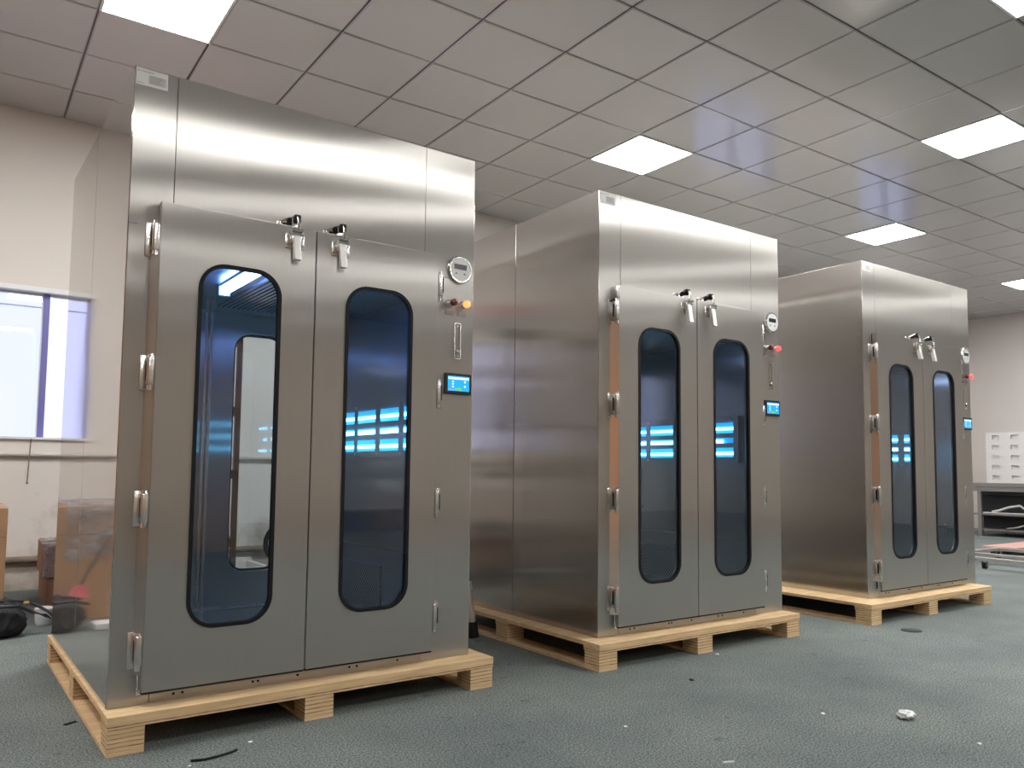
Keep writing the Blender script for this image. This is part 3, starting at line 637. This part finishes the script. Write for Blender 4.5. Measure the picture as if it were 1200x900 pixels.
def filmmat():
    mt = bpy.data.materials.new('clear_film'); mt.use_nodes = True; nt = mt.node_tree; nt.nodes.clear(); N = nt.nodes.new; L = nt.links.new
    o = N('ShaderNodeOutputMaterial'); t = N('ShaderNodeBsdfTransparent'); t.inputs[0].default_value = (0.85, 0.85, 0.87, 1)
    p = N('ShaderNodeBsdfPrincipled'); p.inputs['Base Color'].default_value = (0.55, 0.54, 0.56, 1); p.inputs['Roughness'].default_value = 0.22
    n = N('ShaderNodeTexNoise'); n.inputs['Scale'].default_value = 18; n.inputs['Detail'].default_value = 6; tc = N('ShaderNodeTexCoord'); L(tc.outputs['Object'], n.inputs[0])
    b = N('ShaderNodeBump'); b.inputs['Strength'].default_value = 0.8; b.inputs['Distance'].default_value = 0.02; L(n.outputs[0], b.inputs['Height']); L(b.outputs[0], p.inputs['Normal'])
    r = N('ShaderNodeMapRange'); r.inputs[1].default_value = 0.35; r.inputs[2].default_value = 0.7; r.inputs[3].default_value = 0.14; r.inputs[4].default_value = 0.58; L(n.outputs[0], r.inputs[0])
    x = N('ShaderNodeMixShader'); L(r.outputs[0], x.inputs[0]); L(t.outputs[0], x.inputs[1]); L(p.outputs[0], x.inputs[2]); L(x.outputs[0], o.inputs[0]); return mt
M['film'] = filmmat()
bc = carton('carton', 'large brown film-draped carton at the left edge of the photo behind the black bag', -0.62, 0.262, 5.24, 5.95, 0, 0.645)
film(bc, 0.430, 0.355, 0.645, 0.30, 0.05)
s1 = carton('carton', 'lower of two reddish brown cartons stacked behind the nearest cabinet near the wall', 0.515, 1.05, 5.86, 6.40, 0, 0.175, 'carton2', group='film wrapped cartons by the back wall')
s2 = carton('carton', 'upper of two reddish brown cartons stacked behind the nearest cabinet, wrapped in film', 0.50, 1.04, 5.85, 6.39, 0.177, 0.372, 'carton2', group='film wrapped cartons by the back wall')
film(s2, 0.27, 0.27, 0.195, 0.19)
# black bag with straps
def bag():
    b = thing('black_bag', 'black fabric bag with long straps on the floor at far left', 'bag', (0.25, 4.98, 0))
    bm = BM(); bmesh.ops.create_icosphere(bm, subdivisions=4, radius=1)
    for v in bm.verts:
        p = v.co.copy()
        s = 1+0.08*math.sin(5*p.x+3*p.y)+0.06*math.sin(9*p.y+4*p.z)+0.04*math.sin(13*p.x-7*p.z)
        v.co = Vector((p.x*0.112*s, p.y*0.13*s, max(0.002, 0.075+p.z*0.085*s*(1+0.25*math.cos(3*p.x)))))
    obj('bag_body', bm, 'fabric', b, smooth=True)
    bm = BM(); tube(bm, [(-0.12, -0.08, 0.14), (-0.03, -0.135, 0.17), (0.06, -0.13, 0.165), (0.13, -0.07, 0.12), (0.19, -0.02, 0.09), (0.25, -0.03, 0.05), (0.29, -0.06, 0.02), (0.31, -0.09, 0.01)], 0.009, 8); obj('strap', bm, 'strap', b, smooth=True)
    bm = BM(); tube(bm, [(-0.10, 0.02, 0.155), (0.02, -0.03, 0.185), (0.12, -0.02, 0.165), (0.20, -0.06, 0.115), (0.25, -0.09, 0.06), (0.29, -0.11, 0.02), (0.31, -0.13, 0.010)], 0.008, 8); obj('strap', bm, 'strap', b, smooth=True)
    obj('buckle', bx(0.085, 0.110, -0.062, -0.045, 0.163, 0.176, bev=0.004), 'yellow', b)
bag()
wb = thing('small_tub', 'small white tub with a lid beside the black bag', 'tub', (0.455, 5.22, 0))
bm = BM(); lathe(bm, [(0.036, 0), (0.042, 0.01), (0.046, 0.075), (0.046, 0.08)], (0, 0, 0), axis='z', n=24); obj('tub_body', bm, 'white', wb, smooth=True)
bm = BM(); lathe(bm, [(0.049, 0), (0.049, 0.010), (0.035, 0.016)], (0, 0, 0.081), axis='z', n=24); obj('lid', bm, 'foam', wb, smooth=True)
dp = thing('dustpan', 'red dustpan with a thin dark handle, seen mirrored in the nearest cabinet side', 'dustpan', (0.15, 5.165, 0))
bm = BM()
vs = [bm.verts.new(p) for p in ((-0.06, -0.02, 0.14), (0.07, -0.02, 0.13), (0.01, 0.03, 0.19), (-0.05, 0.03, 0.215), (-0.06, 0.01, 0.138), (0.07, 0.01, 0.128), (0.01, 0.05, 0.19), (-0.05, 0.05, 0.215))]
for q in ((0, 1, 2, 3), (4, 5, 6, 7), (0, 4, 7, 3), (1, 5, 6, 2), (0, 1, 5, 4), (3, 2, 6, 7)): bm.faces.new([vs[i] for i in q])
obj('pan', bm, 'redp', dp); bm = BM(); tube(bm, [(-0.03, 0.035, 0.20), (-0.10, 0.045, 0.35), (-0.17, 0.045, 0.48)], 0.008, 8); obj('handle', bm, 'strap', dp)
bm = BM(); tube(bm, [(-0.01, 0.02, 0.0), (-0.01, 0.02, 0.16)], 0.012, 8); obj('stem', bm, 'redp', dp)
tag(obj('foam_strip', bx(-0.42, 0.095, 4.86, 4.98, 0, 0.035, bev=0.005), 'foam'), 'white foam strip on the floor, seen only mirrored in the nearest cabinet side', 'foam strip')

# black hose ring and open white box behind, seen through the nearest cabinet
bm = BM(); tube(bm, [(2.275+0.155*math.cos(a*PI/16), YB-0.08, 0.255+0.155*math.sin(a*PI/16)) for a in range(32)], 0.020, 10, closed=True)
tag(obj('rubber_ring', bm, 'rubber', smooth=True), 'black rubber ring leaning on the back wall, seen through the nearest cabinet', 'ring')
wbx = thing('open_box', 'open white tray with brown board inside, seen through the nearest cabinet window', 'tray', (1.85, 6.30, 0))
bm = BM(); box(bm, -0.30, 0.13, -0.25, 0.25, 0.0, 0.02); box(bm, -0.30, 0.13, 0.21, 0.25, 0.02, 0.165); box(bm, -0.30, 0.13, -0.25, -0.21, 0.02, 0.14); box(bm, -0.30, -0.26, -0.21, 0.21, 0.02, 0.14); box(bm, 0.09, 0.13, -0.21, 0.21, 0.02, 0.14); obj('tray_body', bm, 'foam', wbx)
obj('board', bx(-0.25, 0.08, -0.20, 0.20, 0.02, 0.075), 'carton', wbx)

# rack standing behind the nearest cabinet (seen mirrored in the middle cabinet's side)
rk = thing('storage_rack', 'dark shelving rack behind the nearest cabinet, seen blurred in the middle cabinet side', 'rack', (0.99, 5.17, 0))
bm = BM()
for sx in (-0.40, 0.40):
    for sy in (-0.22, 0.22):
        obj('post', bx(sx-0.015, sx+0.015, sy-0.015, sy+0.015, 0, 2.10), 'rackmetal', rk)
bm.free()
SZ = (0.09, 0.44, 0.845, 1.225, 1.66, 2.06)
for z in SZ: obj('shelf', bx(-0.415, 0.415, -0.235, 0.235, z-0.035, z+0.02, bev=0.003), 'rackmetal', rk)
def rackbox(name, label, cat, x0, x1, z, h, m, y0=-0.19, y1=0.19, group=None):
    o = thing(name, label, cat, (0.99+(x0+x1)/2, 5.17, z+0.0205), 0, group)
    w = (x1-x0)/2; obj('box_body', bx(-w, w, y0, y1, 0, h-0.02, bev=0.005), m, o); obj('lid', bx(-w-0.004, w+0.004, y0-0.004, y1+0.004, h-0.02, h, bev=0.003), m, o)
rackbox('storage_box', 'flat red box on top of the rack, seen blurred in the middle cabinet side', 'box', -0.15, 0.38, 2.06, 0.09, 'redp')
rackbox('storage_box', 'wide dark teal box on the fourth rack shelf, mirrored in the middle cabinet side', 'box', -0.37, 0.34, 1.225, 0.27, 'teal')
rackbox('storage_box', 'left brown carton on the lowest rack shelf', 'box', -0.36, 0.02, 0.09, 0.22, 'carton2')
rackbox('storage_box', 'right brown carton on the lowest rack shelf', 'box', 0.06, 0.37, 0.09, 0.20, 'carton2')
rackbox('storage_box', 'brown carton on the rack shelf below mid height', 'box', -0.38, 0.10, 0.44, 0.26, 'carton')

# ------------------------------------------------------------------ right: table, foam trays, dolly
tb = thing('work_table', 'grey metal work table with lower shelves at the far right', 'table', (12.35, 4.6, 0))
XT0, XT1, YT0, YT1 = -0.38, 0.55, -1.6, 1.12
obj('tabletop', bx(XT0, XT1, YT0, YT1, 0.70, 0.755, bev=0.004), 'greymetal', tb)
obj('apron', bx(XT0+0.02, XT1-0.02, YT0+0.03, YT1-0.03, 0.635, 0.70), 'greymetal', tb)
obj('shelf', bx(XT0+0.03, XT1-0.02, YT0+0.03, YT1-0.03, 0.30, 0.325), 'greymetal', tb)
obj('shelf', bx(XT0+0.03, XT1-0.02, YT0+0.03, YT1-0.03, 0.09, 0.105), 'greymetal', tb)
for yy in (YT0+0.04, -0.3, YT1-0.15):
    for xx in (XT0+0.025, XT1-0.07): obj('leg', bx(xx, xx+0.05, yy, yy+0.05, 0, 0.635), 'greymetal', tb)
for k, (ya, yb2, z, h, lab) in enumerate(((-0.95, 1.09, 0.325, 0.305, 'upper'), (-0.90, 1.08, 0.105, 0.185, 'lower'))):
    o = thing('equipment_case', 'black equipment case on the %s shelf of the grey work table' % lab, 'case', (12.58, 4.6+(ya+yb2)/2, z), 0)
    w = (yb2-ya)/2; obj('case_body', bx(-0.30, 0.24, -w, w, 0, h*0.8, bev=0.01), 'dark', o); obj('lid', bx(-0.302, 0.242, -w-0.002, w+0.002, h*0.8, h, bev=0.01), 'black', o)
bm = BM(); tube(bm, [(12.06, 5.45, 0.346), (12.05, 5.35, 0.37), (12.05, 5.22, 0.42), (12.05, 5.08, 0.445), (12.06, 5.02, 0.40), (12.08, 5.0, 0.36), (12.05, 4.93, 0.36), (12.05, 4.80, 0.43)], 0.016, 8)
tag(obj('bent_cable', bm, 'foam', smooth=True), 'bent white cable rising from the upper shelf of the grey work table', 'cable')
bm = BM(); tube(bm, [(12.07, 5.62, 0.334), (12.02, 5.45, 0.334), (12.015, 5.2, 0.334), (12.015, 5.0, 0.336), (12.02, 4.8, 0.334)], 0.009, 8)
tag(obj('flat_cable', bm, 'foam', smooth=True), 'thin white cable lying flat along the upper shelf of the work table', 'cable')
bm = BM(); tube(bm, [(12.02, 5.25, 0.12), (12.03, 5.1, 0.15), (12.02, 4.95, 0.2), (12.03, 4.8, 0.24)], 0.009, 8)
tag(obj('sloping_cable', bm, 'pipe', smooth=True), 'thin grey cable sloping over the lower shelf of the work table', 'cable')
for k, nm in enumerate(('bottom', 'second from the bottom', 'middle', 'second from the top', 'topmost')):
    z = 0.756+k*0.1425
    tr = thing('foam_tray', '%s white foam tray of the stack on the grey work table' % nm, 'tray', (12.20, 4.86, z), 0, 'white foam trays stacked on the work table')
    bm = BM(); cells = [0.49, 0.24, -0.01, -0.26, -0.51]; h = 0.141; cw = 0.052
    box(bm, -0.17, 0.20, -0.62, 0.62, 0, h, 0.003)
    ob = obj('tray_body', bm, 'foam', tr)
    bm = BM()
    yb_ = []
    # raised front face with rectangular hand recesses
    ys_ = [0.62]
    for cy in cells: ys_ += [cy+cw, cy-cw]
    ys_ += [-0.62]
    for q in range(0, len(ys_), 2): box(bm, -0.205, -0.17, ys_[q+1], ys_[q], 0.0, h+0.001, 0.0)
    for cy in cells:
        box(bm, -0.205, -0.17, cy-cw, cy+cw, 0.0, 0.045, 0.0); box(bm, -0.205, -0.17, cy-cw, cy+cw, 0.105, h+0.001, 0.0)
    obj('front_rim', bm, 'foam', tr)
bm = BM(); 
tag(obj('grey_sheet', bx(12.02, 12.5, 3.3, 4.2, 0.7555, 0.775), 'plate'), 'dark flat sheet lying on the work table right of the foam trays', 'sheet')
# thin rods in front of wall behind cabinet 3
dl = thing('platform_dolly', 'low aluminium platform dolly on castors on the floor at far right', 'dolly', (8.46, 3.68, 0), -0.02)
dx0, dx1, dy0, dy1 = -0.62, 0.62, -0.50, 0.42; dz0, dz1 = 0.075, 0.105
bm = BM()
box(bm, dx0, dx1, dy0, dy0+0.07, dz0, dz1, 0.003); box(bm, dx0, dx1, dy1-0.07, dy1, dz0, dz1, 0.003)
box(bm, dx0, dx0+0.07, dy0+0.07, dy1-0.07, dz0, dz1, 0.003); box(bm, dx1-0.07, dx1, dy0+0.07, dy1-0.07, dz0, dz1, 0.003); box(bm, -0.14, -0.07, dy0+0.07, dy1-0.07, dz0, dz1-0.004, 0.003)
obj('frame', bm, 'alu', dl)
for xx in (dx0+0.06, dx1-0.06):
    for yy in (dy0+0.06, dy1-0.06, (dy0+dy1)/2):
        bm = BM(); cyl(bm, (xx, yy-0.015, 0.028), (xx, yy+0.015, 0.028), 0.028, n=20); cs = obj('castor', bm, 'rubber', dl, smooth=True)
        bm = BM(); box(bm, xx-0.015, xx+0.015, yy-0.024, yy-0.018, 0.022, 0.068); box(bm, xx-0.015, xx+0.015, yy+0.018, yy+0.024, 0.022, 0.068); box(bm, xx-0.03, xx+0.03, yy-0.03, yy+0.03, 0.068, 0.0745); obj('fork', bm, 'greymetal', cs)
tag(obj('board_prop', bx(9.22, 10.2, 3.98, 4.2, 0.0, 0.080), 'dark'), 'dark block under the pinkish board at far right', 'block')
tag(obj('pink_board', bx(9.15, 10.6, 3.92, 4.25, 0.0805, 0.105, bev=0.003), 'pinkwood'), 'pinkish wooden board on a dark block behind the low dolly at far right', 'board')
o = tag(obj('yellow_strip', bx(-0.12, 0.12, -0.03, 0.03, 0, 0.006), 'yellow'), 'small yellow strip on the low aluminium dolly', 'strip'); o.location = (8.40, 3.216, 0.1055)

# ------------------------------------------------------------------ litter on the carpet
bm = BM(); tube(bm, [(0.625, 2.585, 0.004), (0.66, 2.570, 0.005), (0.70, 2.572, 0.006), (0.745, 2.59, 0.005), (0.765, 2.605, 0.004)], 0.0038, 8)
tag(obj('cable_offcut', bm, 'rubber', smooth=True), 'short black cable offcut on the carpet in front of the nearest pallet', 'cable')
def blob(name, x, y, r, m, label, cat, flat=0.4, sub=2):
    bm = BM(); bmesh.ops.create_icosphere(bm, subdivisions=sub, radius=1); rr = random.Random(int(x*997+y*31))
    for v in bm.verts:
        s = 1+rr.uniform(-.28, .28); v.co = Vector((v.co.x*r*s, v.co.y*r*s, max(0, r*flat+v.co.z*r*flat*s)))
    o = obj(name, bm, m, smooth=(sub > 2)); o.location = (x, y, 0.0); return tag(o, label, cat)
blob('crumpled_film', 2.849, 1.605, 0.028, 'white', 'crumpled clear plastic on the carpet in the lower right', 'crumpled plastic', 0.5, 3)

for (name, x, y, r, m_, lab, cat) in (
    ('paper_scrap', 1.937, 2.10, 0.006, 'paper', 'tiny white scrap on the carpet left of the middle foreground', 'scrap'),
    ('paper_scrap', 2.642, 1.804, 0.008, 'paper', 'tiny white scrap on the carpet left of the crumpled plastic', 'scrap'),
    ('paper_scrap', 2.787, 1.322, 0.006, 'paper', 'tiny white scrap on the carpet at the lower right corner', 'scrap'),
    ('plastic_plug', 2.59, 2.40, 0.010, 'rubber', 'small black plug in front of the middle pallet', 'plug'),
    ('paper_scrap', 3.05, 2.66, 0.009, 'paper', 'small white scrap by the middle block of the middle pallet', 'scrap'),
    ('paper_scrap', 2.50, 3.95, 0.010, 'paper', 'white scrap on the carpet beside the metal ladder leg', 'scrap'),
    ('paper_scrap', 0.823, 2.66, 0.007, 'paper', 'tiny white scrap near the front of the nearest pallet', 'scrap'),
    ('paper_scrap', 0.614, 2.55, 0.005, 'paper', 'tiny white speck at the bottom edge near the nearest pallet corner', 'scrap')):
    blob(name, x, y, r, m_, lab, cat, 0.35)
o = tag(obj('foam_sliver', bx(-0.018, 0.018, -0.003, 0.003, 0, 0.005, bev=0.001), 'foam'), 'thin white sliver on the carpet at the bottom edge', 'scrap'); o.location = (1.966, 1.673, 0); o.rotation_euler = (0, 0, -0.4)
bm = BM(); lathe(bm, [(0.055, 0), (0.055, 0.003), (0.045, 0.005)], (4.44, 2.46, 0), axis='z', n=28)
tag(obj('floor_cap', bm, 'dark', smooth=True), 'dark round flat cap on the carpet in front of the farthest pallet', 'cap')
o = tag(obj('tape_scrap', bx(-0.02, 0.02, -0.006, 0.006, 0, 0.004), 'rubber'), 'small black tape scrap left of the nearest pallet', 'scrap'); o.location = (0.372, 3.19, 0); o.rotation_euler = (0, 0, 0.5)
# ------------------------------------------------------------------ unseen cartons and bench, added to warm and darken the steel reflections
RN = ('bottom', 'second', 'third', 'top'); CN = ('first', 'second', 'third', 'fourth')
for r_ in range(4):
    for k in range(4):
        carton('carton', '%s brown carton in the %s row of an unseen stack added for warm reflections' % (CN[k], RN[r_]), 0.1+k*0.66, 0.1+k*0.66+0.65, -3.5, -2.9, r_*0.56, r_*0.56+0.558, 'carton', group='unseen cartons added for warm reflections')
lb = thing('added_low_bench', 'long low dark bench added unseen behind the camera for a dark reflected band', 'bench', (6.6, -4.4, 0))  # added only to reflect as a dark band in the steel fronts
obj('bench_top', bx(-2.9, 2.9, -0.25, 0.25, 0.26, 0.30, bev=0.004), 'dark', lb)
for xx in (-2.8, -0.95, 0.95, 2.8): obj('leg', bx(xx-0.04, xx+0.04, -0.22, 0.22, 0, 0.26), 'dark', lb)
obj('bench_back', bx(-2.8, 2.8, -0.24, -0.22, 0.02, 0.26), 'dark', lb)
